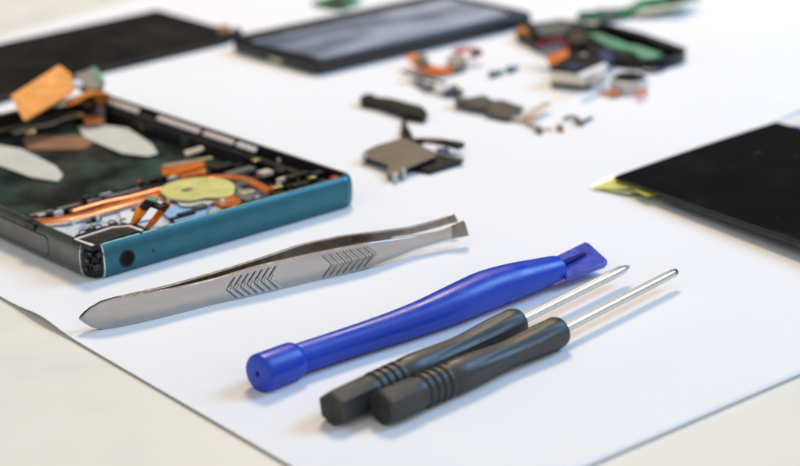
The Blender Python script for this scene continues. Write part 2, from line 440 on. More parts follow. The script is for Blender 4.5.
# copper ribbon cables
rp1 = smooth_path([K(*p) for p in ((30, 222, 5.2), (52, 220.5, 5.2), (84, 215, 5.3), (110, 208, 5.6), (138, 200, 5.6), (166, 191, 5.2))])
obj('ribbon_cable', MB().tube(rp1, 0.42, 16, 4.2), 'copper', ph)
rp1b = smooth_path([K(*p) for p in ((72, 211.5, 6), (100, 203.5, 6), (130, 197, 6), (160, 189, 6))])
obj('ribbon_cable', MB().tube(rp1b, 0.5, 16, 2.0), 'copper', ph)
rp2_ = smooth_path([K(*p) for p in ((36, 226, 5), (66, 223, 5), (92, 216, 5.2), (130, 206, 5.2), (170, 197, 5))])
obj('foil_strip', MB().ribbon(rp2_, 1.7, 0.4), 'beige', ph)
rp3 = smooth_path([K(*p) for p in ((196, 181, 5.6), (216, 177, 5.9), (240, 178, 6), (256, 184, 6), (270, 192, 5.8))])
obj('ribbon_cable', MB().tube(rp3, 0.45, 16, 3.1), 'copper', ph)
# yellow round sticker
cy_ = K(196, 189, 6.3)
yp = [(158.5, 191), (163, 185), (178, 179.5), (200, 177), (222, 178), (233, 182), (235.5, 189), (232, 195.5), (219, 197.5), (205, 196.5), (190, 200.5), (170, 198)]
ys = MB().slab(round_poly([K(x, y, 6.4 + .004 * (x - 160)) for x, y in yp], 2.0), .45)
yo = obj('yellow_sticker', ys, 'yellow', ph, 0.12)
plate('clear_backing', ((172, 198), (205, 195.5), (220, 198.5), (205, 206), (182, 206)), 5.75, 0.2, 'foam', ph, 0, 0.6)
plate('dark_shield', ((216, 181), (238, 186), (256, 194), (250, 202), (238, 197), (236, 189)), 6.2, 0.8, 'greymodule', ph, 0.15)
obj('centre_hole', MB().disc(K(187, 189.5, 6.6), 1.5, 6.2, 6.6, 20, 1.0, .6), 'greymodule', yo)
# orange connector block
oc = plate('orange_connector', ((161, 166), (204, 159.5), (206, 171), (196, 174), (163, 178)), 4.6, 1.8, 'deeporange', ph, 0.2)
plate('connector_edge', ((163, 164.5), (212, 156.5), (213, 158), (164, 167)), 5.0, 0.3, 'champagne', oc)
plate('gold_tab', ((184, 151), (202, 146), (204, 149), (186, 155)), 4.8, 0.4, 'beige', ph)
plate('copper_square', ((213, 202), (232, 194.5), (241, 199), (239, 206), (222, 206.5)), 7.0, 0.8, 'copper', ph, 0.1)
# two small gold flex tails standing up, each with a black plug
def tail(pts, w_, plug, pw, m):
    P = [K(*p) for p in pts]
    o_ = obj('flex_tail', MB().ribbon(smooth_path(P), w_, 0.3), m, ph)
    q = [K(*p) for p in plug]
    obj('plug', MB().ribbon(q, pw, 0.8), 'black', o_, 0.1)
    return o_
ta_ = tail(((126, 232, 6.0), (132, 222, 8.4), (140, 212, 10.4), (151, 199.5, 12.2)), 3.0, ((143, 209, 11.3), (149.8, 201.5, 12.5)), 2.5, 'orange')
obj('green_tip', MB().ribbon([K(150, 201, 12.5), K(153.5, 197.5, 12.9)], 2.6, .5), 'palegreen', ta_)
obj('flex_tail', MB().ribbon(smooth_path([K(131, 231, 6.2), K(137, 222, 8.0), K(146, 211, 10.2)]), .6, .5), 'gold', ta_)
tb2 = tail(((143, 233, 6.0), (152, 223, 8.0), (161, 212, 10.0), (168, 203, 11.4)), 2.3, ((161.5, 210, 10.8), (166.5, 204, 11.8)), 1.9, 'deeporange')
obj('plug', MB().ribbon([K(153, 204.5, 11.6), K(163, 208, 11.4)], 1.9, .8), 'black', tb2, 0.1)
# small components crowded round the board
cols = ['black', 'black', 'black', 'greymodule', 'black', 'gold', 'black', 'black', 'black', 'greymodule']
spots = [(262, 199, 7, 3.2, 1.6, 'black'), (246, 191, 6.5, 1.9, 1.2, 'champagne'), (276, 186, 6.8, 1.4, .9, 'gold'), (281, 178, 6.8, 1.2, .5, 'beige'),
         (311, 176.5, 7.2, 1.0, .8, 'gold'), (255, 159, 6.5, .9, .9, 'gold'), (334, 176.5, 7.4, .9, .7, 'red'), (222, 199.5, 7.6, .5, .4, 'white'),
         (284, 157, 6.4, 1.8, .6, 'pinkwhite'), (265, 171, 5.6, 1.6, 1.3, 'beige'), (296, 174, 6.8, 3.5, 1.0, 'black'), (320, 171, 7, 2.5, 1.0, 'black'),
         (240, 170, 5, 4, 1.3, 'greymodule'), (222, 165, 4.8, 3, 1.2, 'black'), (285, 168, 5.5, 3, 1.4, 'black'), (298, 162, 5.6, 2.0, 1.2, 'greymodule'),
         (252, 178, 5.2, 2.5, 1.2, 'black'), (300, 183, 7, 2.2, .9, 'black'),
         (186, 212, 6.0, 2.2, .7, 'black'), (200, 205, 6.2, 1.6, .9, 'greymodule'), (175, 217, 5.6, 1.3, .6, 'black'), (235, 184, 6.4, 3.4, 1.4, 'railgrey'), (243, 193, 6.3, 2.2, 1.3, 'greymodule'), (225, 190, 6.6, 1.6, 1.0, 'black')]
for x, y, z, hx, hy, mm in spots:
    b_ = MB().box(K(x, y, z), u, v, hx, hy, z - 1.0, z)
    obj('component', b_, mm, ph, 0.12)
for i in range(26):
    s_ = rnd.uniform(0.52, 0.93) * Wd; t_ = rnd.uniform(3.0, 27); z = rnd.uniform(2.6, 4.4)
    b_ = MB().box(PL(s_, t_, 0), u, v, rnd.uniform(.5, 2.4), rnd.uniform(.4, 1.4), 1.5, z)
    obj('component', b_, rnd.choice(cols), ph, 0.12)
for i in range(14):
    s_ = rnd.uniform(0.50, 0.96) * Wd; t_ = rnd.uniform(4.0, 28)
    z = rnd.uniform(4.0, 5.4)
    w_ = obj('screw', MB().disc(PL(s_, t_, 0), rnd.uniform(.5, .8), z - 1, z, 14), rnd.choice(['gold', 'silver', 'silver', 'champagne', 'greymodule']), ph, 0.1)
for i in range(10):
    t_ = rnd.uniform(8, Lp - 12)
    obj('wall_clip', MB().box(PL(Wd - 5.1, t_, 0), u, v, .25, rnd.uniform(.6, 2.2), 2.5, rnd.uniform(4.2, 6.0)), rnd.choice(['greymodule', 'black', 'railgrey', 'brownedge']), ph, 0.08)
for a_, b_, w_, m_ in ((((30, 216), (60, 209), (96, 200), (140, 189)), None, 1.1, 'greymodule'), (((60, 207), (100, 196), (150, 183), (206, 167)), None, .8, 'blackgloss')):
    obj('trim_strip', MB().tube(smooth_path([K(x, y, 4.6) for x, y in a_]), .35, 8, w_), m_, ph)
for i in range(34):
    s_ = rnd.uniform(5, 0.62 * Wd); t_ = t_bay - 1 - rnd.uniform(0, 1) ** 2 * 24
    if 1.5 < s_ < 20 and t_ < 13: continue
    z = rnd.uniform(4.9, 6.3)
    obj('component', MB().box(PL(s_, t_, 0), u, v, rnd.uniform(.3, 1.7), rnd.uniform(.25, .7), z - 1.2, z), rnd.choice(['black', 'black', 'blackgloss', 'black', 'brownedge', 'greymodule', 'silver', 'deeporange', 'white']), ph, 0.08)
# front wall inside the bezel: a ragged black plastic lip
lip = MB(); s_ = 6
while s_ < Wd - 5:
    L_ = rnd.uniform(2.5, 7); lip.box(PL(s_ + L_ / 2, 2.5, 0), u, v, L_ / 2, .6, 1.5, rnd.uniform(6.9, 7.7)); s_ += L_ + rnd.uniform(.2, 1.2)
obj('inner_lip', lip, 'black', ph, 0.1)
# golden camera flex standing up at the far corner
zc = 10.0
top = [K(10, 96, 13), K(59, 65, 17), K(70, 74, 15.0), K(72, 92, 12.5), K(24, 121, 8.8)]
gpl = MB(); gpl.slab(round_poly(top, 0.8), Vector((0.35, 0.9, -0.5)))
gf = obj('gold_flex_plate', gpl, 'golden', ph, 0.1)
cf = smooth_path([K(64, 104, 8.8), K(78, 99, 9.6), K(92, 92.5, 11), K(101, 93, 10), K(102, 101, 7.5), K(92, 109, 5.6)])
obj('flex_tail', MB().ribbon(cf, [4.5] * 12 + [5.2] * 12 + [4.5] * 7, 0.4), 'orange', gf)
obj('grey_sensor', MB().slab(round_poly([K(74, 74, 13), K(92, 68.5, 13), K(104, 80, 11.5), K(102, 88, 10.5), K(90, 89, 10.5), K(78, 84, 11.5)], .6), 2.0), 'greymodule', gf, 0.2)
obj('green_edge', MB().slab([K(90, 67, 13.2), K(96, 67, 13.2), K(105, 80, 11.8), K(101, 82, 11.8)], 1.2), 'palegreen', gf, 0.1)
obj('metal_button', MB().disc(K(74.5, 83, 13), 2.1, 11.8, 13.4, 24), 'white', gf, 0.3)
obj('solder_pad', MB().disc(K(59, 103.5, 10), 1.8, 9.3, 10.2, 20), 'champagne', gf, 0.2)
obj('flex_base', MB().slab([K(82, 116, 4.6), K(100, 113, 4.6), K(104, 121, 4.6), K(86, 124, 4.6)], .5), 'copper', ph, 0.1)
obj('post', MB().box(PL(Wd - 8.5, Lp - 7.5, 0), u, v, 2.0, 2.2, 1.5, 7.2), 'black', ph, 0.3)
obj('post', MB().box(PL(Wd - 7.5, Lp - 11.5, 0), u, v, 1.0, 1.0, 1.5, 6.5), 'greymodule', ph, 0.3)

# ------------------------------------------------------------------ tweezers
def interp(tab, x):
    if x <= tab[0][0]: return tab[0][1]
    for (a, fa), (b, fb_) in zip(tab, tab[1:]):
        if x <= b: return fa + (fb_ - fa) * (x - a) / (b - a)
    return tab[-1][1]
bot = [(82, 320.5), (86, 324), (92, 327.6), (103, 330), (118, 327.8), (153, 320.8), (215, 305), (277, 291), (314, 282.2), (342, 276), (370, 267.5), (389, 260), (414, 250), (447, 239.6), (469, 235.5)]
topf = [(82, 318.5), (86, 313.5), (92, 308.5), (103, 302.5), (118, 298), (150, 292.8), (184, 287.2), (209, 281.2), (222, 278), (260, 266.5), (278, 262.2), (323, 252.2), (370, 242.8), (411, 237), (438, 232.2), (450, 228.6), (466, 221)]
zbt = [(82, 3.0), (86, 1.9), (92, 0.9), (103, 0.15), (153, 0.05), (340, 0.05), (370, 0.5), (414, 1.5), (447, 2.3), (469, 2.6)]
topr = [(120, 297), (169, 286), (215, 273), (260, 259), (301, 245), (342, 236.2), (384, 231.2), (411, 227.5), (436, 221), (455, 215.3)]
tw = thing('tweezers', 'pair of brushed steel tweezers with ribbed grips beside the opened phone', 'tweezers', K(270, 285), math.radians(31))
xs = [82, 84, 87, 92, 97, 103, 110, 118] + list(range(126, 440, 8)) + [446, 452, 458, 464, 469]
secs = []; zt_tab = []
for x in xs:
    zb = interp(zbt, x); p = K(x, interp(bot, x), zb); ztp = max(zat(p, interp(topf, x)), zb + 0.05)
    secs.append((p, zb, ztp)); zt_tab.append((x, ztp))
def arm(secs, th, sign):
    rings = []
    for i, (p, zb, ztp) in enumerate(secs):
        d = (secs[min(i + 1, len(secs) - 1)][0] - secs[max(i - 1, 0)][0]); d.z = 0; d.normalize()
        n = Vector((-d.y, d.x, 0)) * th * sign
        b_ = Vector((p.x, p.y, zb)); t_ = Vector((p.x, p.y, ztp))
        if i == len(secs) - 1: t_ = t_ - d * 1.0
        m1 = (b_ + t_) / 2 - n * 0.10
        rings.append([b_, m1, t_, t_ + n, b_ + n])
    return MB().loft(rings)
fa = obj('arm', arm(secs, 1.0, 1), 'steel', tw, 0.14); fa['label'] = 'front arm with ribbed grip'
rsecs = []
xr = [120] + list(range(130, 440, 8)) + [446, 451, 457]
for x in xr:
    zt_ = interp(zt_tab, x); p = K(x, interp(topr, x), zt_); zb = interp(zbt, x)
    kz = min(1, max(0, (x - 366) / 26)); kz = kz * kz * (3 - 2 * kz)
    rsecs.append((Vector((p.x, p.y, 0)), (zb + 0.05) * (1 - kz) + max(zb, zt_ - 1.75) * kz, zt_))
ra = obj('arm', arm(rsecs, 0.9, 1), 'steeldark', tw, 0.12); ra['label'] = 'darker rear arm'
# dark worn tips
tipm = MB(); last = [s for s, x in zip(secs, xs) if x >= 448]
rings = []
for i, (p, zb, ztp) in enumerate(last):
    d = (last[-1][0] - last[0][0]); d.z = 0; d.normalize(); n = Vector((-d.y, d.x, 0))
    e_ = d * (1.0 if i == len(last) - 1 else 0)
    rings.append([Vector((p.x, p.y, zb - .02)) - n * 0.16, Vector((p.x, p.y, (zb + ztp) / 2)) - n * 0.24 - e_ * .5, Vector((p.x, p.y, ztp + .02)) - n * 0.14 - e_, Vector((p.x, p.y, ztp + .02)) + n * 1.03 - e_, Vector((p.x, p.y, zb - .02)) + n * 1.03])
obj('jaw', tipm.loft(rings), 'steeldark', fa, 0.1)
# ribbed grips: chevron bars raised from the outer face
def face_pt(x, f, out):
    zb = interp(zbt, x); p = K(x, interp(bot, x), zb); zt_ = interp(zt_tab, x)
    q = K(x + 2, interp(bot, x + 2), interp(zbt, x + 2)); d = q - p; d.z = 0; d.normalize(); n = Vector((d.y, -d.x, 0))
    bulge = 0.10 * (1 - abs(2 * f - 1))
    return Vector((p.x, p.y, zb + (zt_ - zb) * f)) + n * (out + bulge)
def chevrons(x0, x1, n_, dirn, m, off, r, f0, f1, fm):
    g_ = MB()
    for i in range(n_):
        xc = x0 + (x1 - x0) * i / (n_ - 1) + off
        pts = [face_pt(xc + dirn * 9 * abs(f - fm) / (f1 - fm) * 1.0, f, 0.02) for f in (f1, fm + .10, fm, fm - .10, f0)]
        g_.tube(pts, r, 6)
    return g_
obj('grip_ribs', chevrons(227, 268, 7, 1, 'groove', 0, 0.15, .10, .88, .50), 'groove', fa)
obj('grip_ribs', chevrons(329.5, 370.5, 7, 1, 'steel', -2.4, 0.20, .12, .84, .50), 'steel', fa) if False else None
obj('grip_ribs', chevrons(229.2, 270.2, 7, 1, 'steel', 1.4, 0.24, .12, .86, .50), 'chrome', fa)
obj('grip_ribs', chevrons(332, 373, 7, -1, 'groove', 0, 0.13, .10, .88, .50), 'groove', fa)
obj('grip_ribs', chevrons(334, 375, 7, -1, 'steel', 1.4, 0.20, .12, .86, .50), 'steel', fa)

# ------------------------------------------------------------------ blue pry tool
sg = thing('pry_tool', 'blue plastic pry tool with round end cap and flat slotted blade', 'pry tool', K(420, 330), math.radians(38))
def sweep(stations, n=32, ring=None):
    P = [Vector(s_[0]) for s_ in stations]
    return MB().tube(P, [s_[1] for s_ in stations], n, [s_[2] for s_ in stations], ring)
ax0 = K(257.5, 374, 3.7); 
st = [(K(294, 360.2, 3.2), 2.95, 1.0), (K(325, 350, 3.2), 2.95, 1.0), (K(360, 338.6, 3.2), 3.02, 1.0), (K(395, 327, 3.3), 3.2, 1.02), (K(425, 316, 3.5), 3.45, 1.06),
      (K(455, 303.5, 3.8), 3.8, 1.1), (K(485, 290.5, 4.0), 4.0, 1.12), (K(512, 281.4, 4.05), 3.75, 1.12), (K(535, 274.6, 4.0), 3.25, 1.1), (K(552, 269.6, 3.9), 2.85, 1.1), (K(557.5, 268.2, 3.85), 2.66, 1.1), (K(558.5, 267.9, 3.85), 2.5, 1.08)]
def dense(st, n=5):
    P = smooth_path([s_[0] for s_ in st], n); out = []
    for i, p in enumerate(P):
        k = i / n; a = min(int(k), len(st) - 2); f = k - a; 
        def cm4(c):
            q0, q1, q2, q3 = (st[max(a - 1, 0)][c], st[a][c], st[a + 1][c], st[min(a + 2, len(st) - 1)][c])
            return 0.5 * (2 * q1 + (q2 - q0) * f + (2 * q0 - 5 * q1 + 4 * q2 - q3) * f * f + (3 * q1 - q0 - 3 * q2 + q3) * f ** 3)
        out.append((p, cm4(1), cm4(2)))
    return out
obj('shank', sweep(dense(st)), 'blue', sg)
dirb = (K(294, 360.2, 3.4) - ax0); dl = dirb.length; dirb.normalize()
cst = [(ax0, 1.2, 1), (ax0 + dirb * 0.02, 3.1, 1), (ax0 + dirb * .12, 3.4, 1), (ax0 + dirb * .5, 3.65, 1), (ax0 + dirb * 1.2, 3.7, 1), (ax0 + dirb * (dl - 1.2), 3.66, 1), (ax0 + dirb * (dl - .3), 3.6, 1), (ax0 + dirb * (dl + .35), 3.3, 1), (ax0 + dirb * (dl + .8), 2.9, 1)]
ec = obj('end_cap', sweep(cst), 'blue', sg)
dm = MB(); 
dm.tube([ax0 - dirb * .05, ax0 + dirb * .3], [0.55, 0.75], 14)
obj('moulding_dimple', dm, 'blueslot', ec)
bl = [K(550, 259, 5.0), K(585, 241.8, 5.2), K(589, 243, 5.2), K(607.5, 260, 3.4), K(604, 263.5, 3.2), K(566.5, 276.6, 3.2)]
b_ = MB(); b_.slab(bl, 1.1); blade = obj('blade', b_, 'blueblade', sg, 0.14)
rib = MB(); rib.ribbon([K(560, 264.3, 4.75), K(585, 253.2, 4.62)], [1.6, 1.0], 0.35); obj('blade_slot', rib, 'blueslot', blade, .05)
# ------------------------------------------------------------------ screwdrivers
def screwdriver(label, a, b, tip, flat, spin):
    a = Vector(a); b = Vector(b); tip = Vector(tip)
    d = b - a; yaw = math.atan2(d.y, d.x)
    t_ = thing('screwdriver', label, 'screwdriver', (a + b) / 2, yaw, 'black screwdrivers side by side')
    L_ = d.length; d.normalize()
    prof = [(0.0, 3.10), (0.006, 3.30), (0.02, 3.42), (0.165, 3.42), (0.178, 3.05), (0.19, 3.02)]
    for k in range(4):
        c0 = 0.205 + k * 0.036
        prof += [(c0, 2.85), (c0 + .006, 3.28), (c0 + .019, 3.30), (c0 + .025, 2.85)]
    prof += [(0.352, 2.95), (0.366, 3.25), (0.42, 3.28), (0.50, 3.15), (0.57, 2.95), (0.63, 2.76), (0.68, 2.68), (0.73, 2.76), (0.80, 2.98), (0.87, 3.14), (0.94, 3.18), (0.972, 3.15), (0.988, 2.9), (0.997, 2.4), (1.0, 1.5)]
    pts = [a + d * (f * L_) for f, r in prof]; rr = [r for f, r in prof]
    def ring(i, ang):
        f = prof[i][0]
        if f <= 0.17:   # hexagonal end
            q = (ang - spin) % (math.pi / 3) - math.pi / 6
            return 0.88 / math.cos(q) if abs(q) < .5 else .88 / math.cos(.5236)
        if 0.45 < f < 0.96:  # shallow flutes
            return 1.0 - 0.085 * (0.5 + 0.5 * math.cos(9 * ang)) * min(1, (f - .45) * 8, (.98 - f) * 12)
        return 1.0
    h_ = obj('handle', MB().tube(pts, rr, 48, 1.0, ring), 'rubber', t_, sharp=26)
    e_ = MB(); e_.tube([a - d * .03, a + d * .25], 2.55, 24); obj('end_plug', e_, 'rubberend', h_, 0.08)
    sd_ = (tip - b); Ls = sd_.length; sd_.normalize()
    if flat:
        sp_ = [(-1.0, .98, 1), (Ls - 9.5, .98, 1), (Ls - 8.6, 1.05, 1.05), (Ls - 3.2, .98, 1.1), (Ls - 1.2, .6, 1.2), (Ls - .3, .28, 1.1), (Ls, .1, 1)]
    else:
        sp_ = [(-1.0, .95, 1), (Ls - 4, .95, 1), (Ls - 1.2, .86, 1), (Ls - .25, .62, 1), (Ls, .38, 1)]
    s__ = obj('shaft', sweep([(b + sd_ * q, r, k) for q, r, k in sp_], 40), 'shaft', t_)
    if not flat:
        tp = MB(); tp.tube([tip - sd_ * 1.3, tip - sd_ * .2, tip + sd_ * .12], [.9, .66, .4], 16); obj('bit_tip', tp, 'steeldark', s__)
    return t_
screwdriver('black screwdriver nearer the blue pry tool, its shaft ending in a wider tip', K(331, 409.5, 3.25), K(519, 321.5, 3.35), K(629.5, 266.2, 3.6), True, math.radians(37.5))
screwdriver('black screwdriver lying in front, farthest from the blue pry tool, with a thin pointed shaft', K(381, 409, 3.25), K(561, 330.5, 3.35), K(676.5, 271.5, 3.6), False, math.radians(37.5))

# ------------------------------------------------------------------ glossy black back panel
c0 = K(614, 176, 3.4); c1 = K(776, 121.5, 2.6); cf_ = K(802, 240.5, 4.6)
e1 = c1 - c0; e2 = (cf_ - c0); e2 = e2 * (118 / e2.length)
bk = thing('glass_back_panel', 'glossy black glass phone panel with yellow tape under its pointed corner', 'phone panel', c0 + (e1 + e2) / 2, math.atan2(e2.y, e2.x))
NS = 14
def panel(off_z, th, ina=0, inb=0):
    m_ = MB(); rings = []
    e1n = e1.normalized(); e2n = e2.normalized()
    for i in range(NS + 1):
        f = i / NS
        base = c0 + e2n * inb + (e2 - e2n * inb) * f + e1n * ina
        k = []
        for j in range(7):
            g_ = j / 6
            p = base + (e1 - e1n * 2 * ina) * g_ + Vector((0, 0, off_z + 1.0 * (4 * g_ * (1 - g_)) * 0.3))
            k.append(p)
        rings.append([p for p in k] + [p - Vector((0, 0, th)) for p in reversed(k)])
    return m_.loft(rings)
obj('glass', panel(0, 0.75), 'panelblack', bk, 0.25)
dst = MB()
for i in range(24):
    a_ = rnd.uniform(.03, .97); b_ = rnd.uniform(.02, .8); p = c0 + e1 * a_ + e2 * b_ + Vector((0, 0, .3 * 4 * a_ * (1 - a_) + .02))
    q_ = rnd.uniform(0, 6.28); L_ = rnd.choice([.15, .2, .3, .9, 1.6]); d_ = Vector((math.cos(q_), math.sin(q_), 0)) * L_
    dst.tube([p - d_, p, p + d_], .045, 5)
dst_o = obj('dust', dst, 'greymodule', bk); dst_o['kind'] = 'stuff'
obj('backing_layer', panel(-0.77, 1.3, 0.35, 17), 'brownedge', bk, 0.15)
tp_ = MB(); tp_.slab([K(593, 187, 1.0), K(614, 178, 2.5), K(632, 181, 2.6), K(644, 186.5, 2.6), K(632, 188, 2.2), K(610, 189.4, 1.0)], .12)
yt = obj('adhesive_tape', tp_, 'tape', bk)
tp2 = MB(); tp2.slab([K(590.5, 185.8, 1.15), K(613.5, 174.5, 2.78), K(620, 174.6, 2.78), K(597, 186.5, 1.2)], .06)
obj('tape_fold', tp2, 'tapeclear', yt)
tp3 = MB(); tp3.slab([K(608, 190.6, .8), K(622, 185.5, 1.3), K(655, 189.5, 2.3), K(628, 194, .9)], .06)
obj('tape_fold', tp3, 'tapeclear', yt)
tp4 = MB(); tp4.slab([K(634, 190, 2.2), K(652, 186, 2.5), K(664, 193.5, 2.5), K(646, 196, 2.2)], .1)
obj('adhesive_tape', tp4, 'tape', bk)
# film sheet under the far corner
fb_ = MB(); fb_.slab([K(770, 124, .5), K(800, 110, .5), K(850, 124, .5), K(820, 140, .5)], .2)
tag(obj('clear_film', fb_, 'bluefilm'), 'pale blue film sheet sticking out behind the glossy black glass panel', 'film')
fw = MB(); fw.slab([K(776, 121.5, 1.0), K(801, 112.5, 1.0), K(812, 117, 1.0), K(800, 126, 1.0), K(786, 125, 1.0)], .15)
obj('white_border', fw, 'white', bk)

# ------------------------------------------------------------------ flat black display behind, left
zd = 2.0
dsp = thing('display_panel', 'flat matte black display panel lying behind the opened phone', 'display', K(100, 45), math.radians(45))
dpts = [K(-60, 56, zd), K(157, 9.5, zd), K(241, 33, zd), K(228, 39.5, zd), K(100, 69, zd), K(-60, 116, zd)]
obj('glass', MB().slab(round_poly(dpts, 1.2), 1.4), 'displayblack', dsp, 0.3)
obj('connector', MB().slab([K(217, 26, 2.6), K(229, 24.5, 2.6), K(231, 31, 2.6), K(219, 33, 2.6)], .6), 'brown', dsp, 0.1)
obj('connector', MB().slab([K(232, 28, 2.6), K(241, 28, 2.6), K(243, 34, 2.6), K(235, 35, 2.6)], .6), 'black', dsp, 0.1)

# ------------------------------------------------------------------ phone with grey screen
F = K(318, 77.5); D = K(231, 52.5); E_ = K(534, 27)
hF = zat(F, 60.5)
eu = E_ - F; ev = D - F
cpn = thing('grey_screen_phone', 'dark blue black smartphone with cloudy reflection painted on its grey screen, facing up', 'smartphone', F + (eu + ev) / 2, math.atan2(eu.y, eu.x))
base = round_poly([F, E_, E_ + ev, D], 2.6)
cen = F + (eu + ev) / 2
def shrink(pts, k, z): 
    out = []
    for p in pts:
        q = p - cen; out.append(cen + q * (1 - k / q.length) + Vector((0, 0, z)))
    return out
body = MB(); body.loft([shrink(base, 1.2, 0.2), shrink(base, .3, .9), shrink(base, 0, 1.8), shrink(base, 0, hF * .55), shrink(base, .25, hF - .9), shrink(base, .9, hF - .25), shrink(base, 1.6, hF)])
M['slate'] = mat('slate blue black shell', (0.014, 0.016, 0.021), 0.34, var=0.2, vscale=120)
obj('body', body, 'slate', cpn)
mid = MB(); mid.loft([shrink(base, -.1, hF * .42), shrink(base, -.1, hF * .55)])
obj('frame_band', mid, 'blackgloss', cpn)
scr = [K(250, 41, hF + .25), K(322, 58, hF + .25), K(510, 13.5, hF + .25), K(447, -2, hF + .25)]
obj('screen', MB().slab(round_poly(scr, 1.0), .35), 'screen', cpn, 0.08)
def on_short(f0, f1, z0, z1, out=.5):
    a = F + ev * f0; b = F + ev * f1; n = -eu.normalized()
    m_ = MB(); pts = [a + Vector((0, 0, z0)), b + Vector((0, 0, z0)), b + Vector((0, 0, z1)), a + Vector((0, 0, z1))]
    m_.loft([[p - n * .5 for p in pts], [p + n * .15 for p in pts]]); return m_
obj('port', on_short(.40, .54, hF * .22, hF * .42), 'champagne', cpn)
obj('speaker_slot', on_short(.66, .82, hF * .25, hF * .38), 'greymodule', cpn)

# ------------------------------------------------------------------ loose small parts
# black antenna bar with its stalk
bar = thing('antenna_bar', 'slim black plastic bar lying at the head of its stalk', 'phone part', K(393, 106), 0)
bp_ = [K(359.5, 97, 2.6), K(366, 93.3, 2.6), K(373, 94, 2.6), K(376, 96.3, 2.6), K(392, 98, 2.6), K(422, 106, 2.6), K(428, 112, 2.4), K(424, 116.5, 2.4), K(408, 113.5, 2.4), K(376, 103, 2.4), K(361, 100.5, 2.4)]
obj('bar', MB().slab(round_poly(bp_, .5), 1.9), 'black', bar, 0.3)
obj('stalk', MB().tube(smooth_path([K(403, 112, 1.2), K(404, 122, .9), K(405, 129, .8), K(409, 137, .8)]), [.45] * 7 + [.75] * 6 + [1.1] * 6, 10), 'black', bar)
obj('stalk_foot', MB().slab([K(400, 130, 1.6), K(409, 127, 1.6), K(412, 138, 1.6), K(403, 140, 1.6)], 1.4), 'black', bar, 0.2)
# olive metal shield with pads
shd = thing('metal_shield', 'bent olive grey metal shield plate resting on black plate', 'metal plate', K(400, 158), 0)
sp2 = [K(363, 152, 2.2), K(376, 145.5, 3.6), K(398, 139, 4.4), K(408, 139, 4.4), K(438, 153, 3.2), K(434, 157, 3.0), K(405, 169, 2.6), K(402, 174, 2.2), K(395, 176.5, 1.6), K(386, 175, 1.6), K(388, 165, 2.4), K(366, 157.5, 2.2)]
obj('plate', MB().slab(sp2, .35), 'olive', shd, 0.1)
for x, y in ((364.5, 156), (395, 174.5), (403, 171), (420, 143)):
    obj('solder_pad', MB().disc(K(x, y, 2.3), .75, .4, 2.75, 14), 'silver', shd, 0.15)
obj('spring_leg', MB().slab([K(362, 156, 1.8), K(376, 160, 1.6), K(384, 166, .4), K(366, 162, .3)], .3), 'navy', shd)
bpv = [K(404, 165, 1.6), K(432, 153, 1.6), K(463, 160, 1.6), K(430, 170.5, 1.4)]
bpl = thing('black_plate', 'flat black plastic plate half under the olive metal shield', 'plate', K(434, 161), 0)
obj('plate', MB().slab(bpv, 1.2), 'black', bpl, 0.15)
obj('ridge', MB().slab([K(432, 152.8, 2.0), K(437, 151.8, 2.0), K(465, 158.8, 2.0), K(462, 160.4, 2.0)], .5), 'greymodule', bpl, 0.05)
arm_ = thing('black_lever', 'small black lever with blue tip behind the olive metal shield', 'phone part', K(440, 146), 0)
obj('lever', MB().ribbon(smooth_path([K(410, 141.5, 3), K(430, 141, 3.1), K(446, 143, 2.6), K(462, 146.5, 2.4)]), [1.6] * 8 + [2.2] * 6 + [3.0] * 5, 1.4), 'black', arm_, 0.2)
obj('blue_tip', MB().slab([K(436, 148, 2.2), K(447, 146.5, 2.2), K(450, 150, 2.0), K(438, 152, 2.0)], 1.2), 'navy', arm_, 0.2)
obj('contact', MB().slab([K(424, 139.5, 3.9), K(442, 138, 3.9), K(443, 139.6, 3.9), K(425, 141.4, 3.9)], .4), 'brown', arm_)

# curled orange flex with a black sensor and red end
fx = thing('curled_flex_cable', 'curled orange flex cable with dark sensor and red end', 'flex cable', K(440, 62), 0)
of = smooth_path([K(413, 55, 4), K(418, 62, 2.6), K(428, 68, 1.8), K(440, 71.5, 1.6), K(450, 68.5, 2.2)])
obj('flex_strip', MB().ribbon(of, 4.6, .6), 'deeporange', fx)
obj('flex_strip', MB().ribbon(smooth_path([K(455, 52, 4.6), K(464, 49.5, 5), K(474, 50, 4.6), K(477, 54, 3.6), K(470, 58, 2.4)]), 3.6, .6), 'red', fx)
obj('sensor', MB().slab(round_poly([K(447, 56, 4.6), K(458, 53, 4.6), K(467, 57, 4.2), K(466, 63, 3.0), K(454, 67.5, 2.6), K(447, 64, 3)], .5), 2.2), 'greymodule', fx, 0.3)
obj('sensor', MB().slab([K(415, 55, 4.6), K(426, 53, 4.6), K(429, 61, 3.6), K(421, 64, 3.4)], 1.2), 'greymodule', fx, 0.2)
obj('blue_end', MB().slab([K(472, 48, 5), K(479, 47.5, 5), K(480, 52, 4.4), K(474, 53, 4.4)], 1.4), 'navy', fx, 0.2)

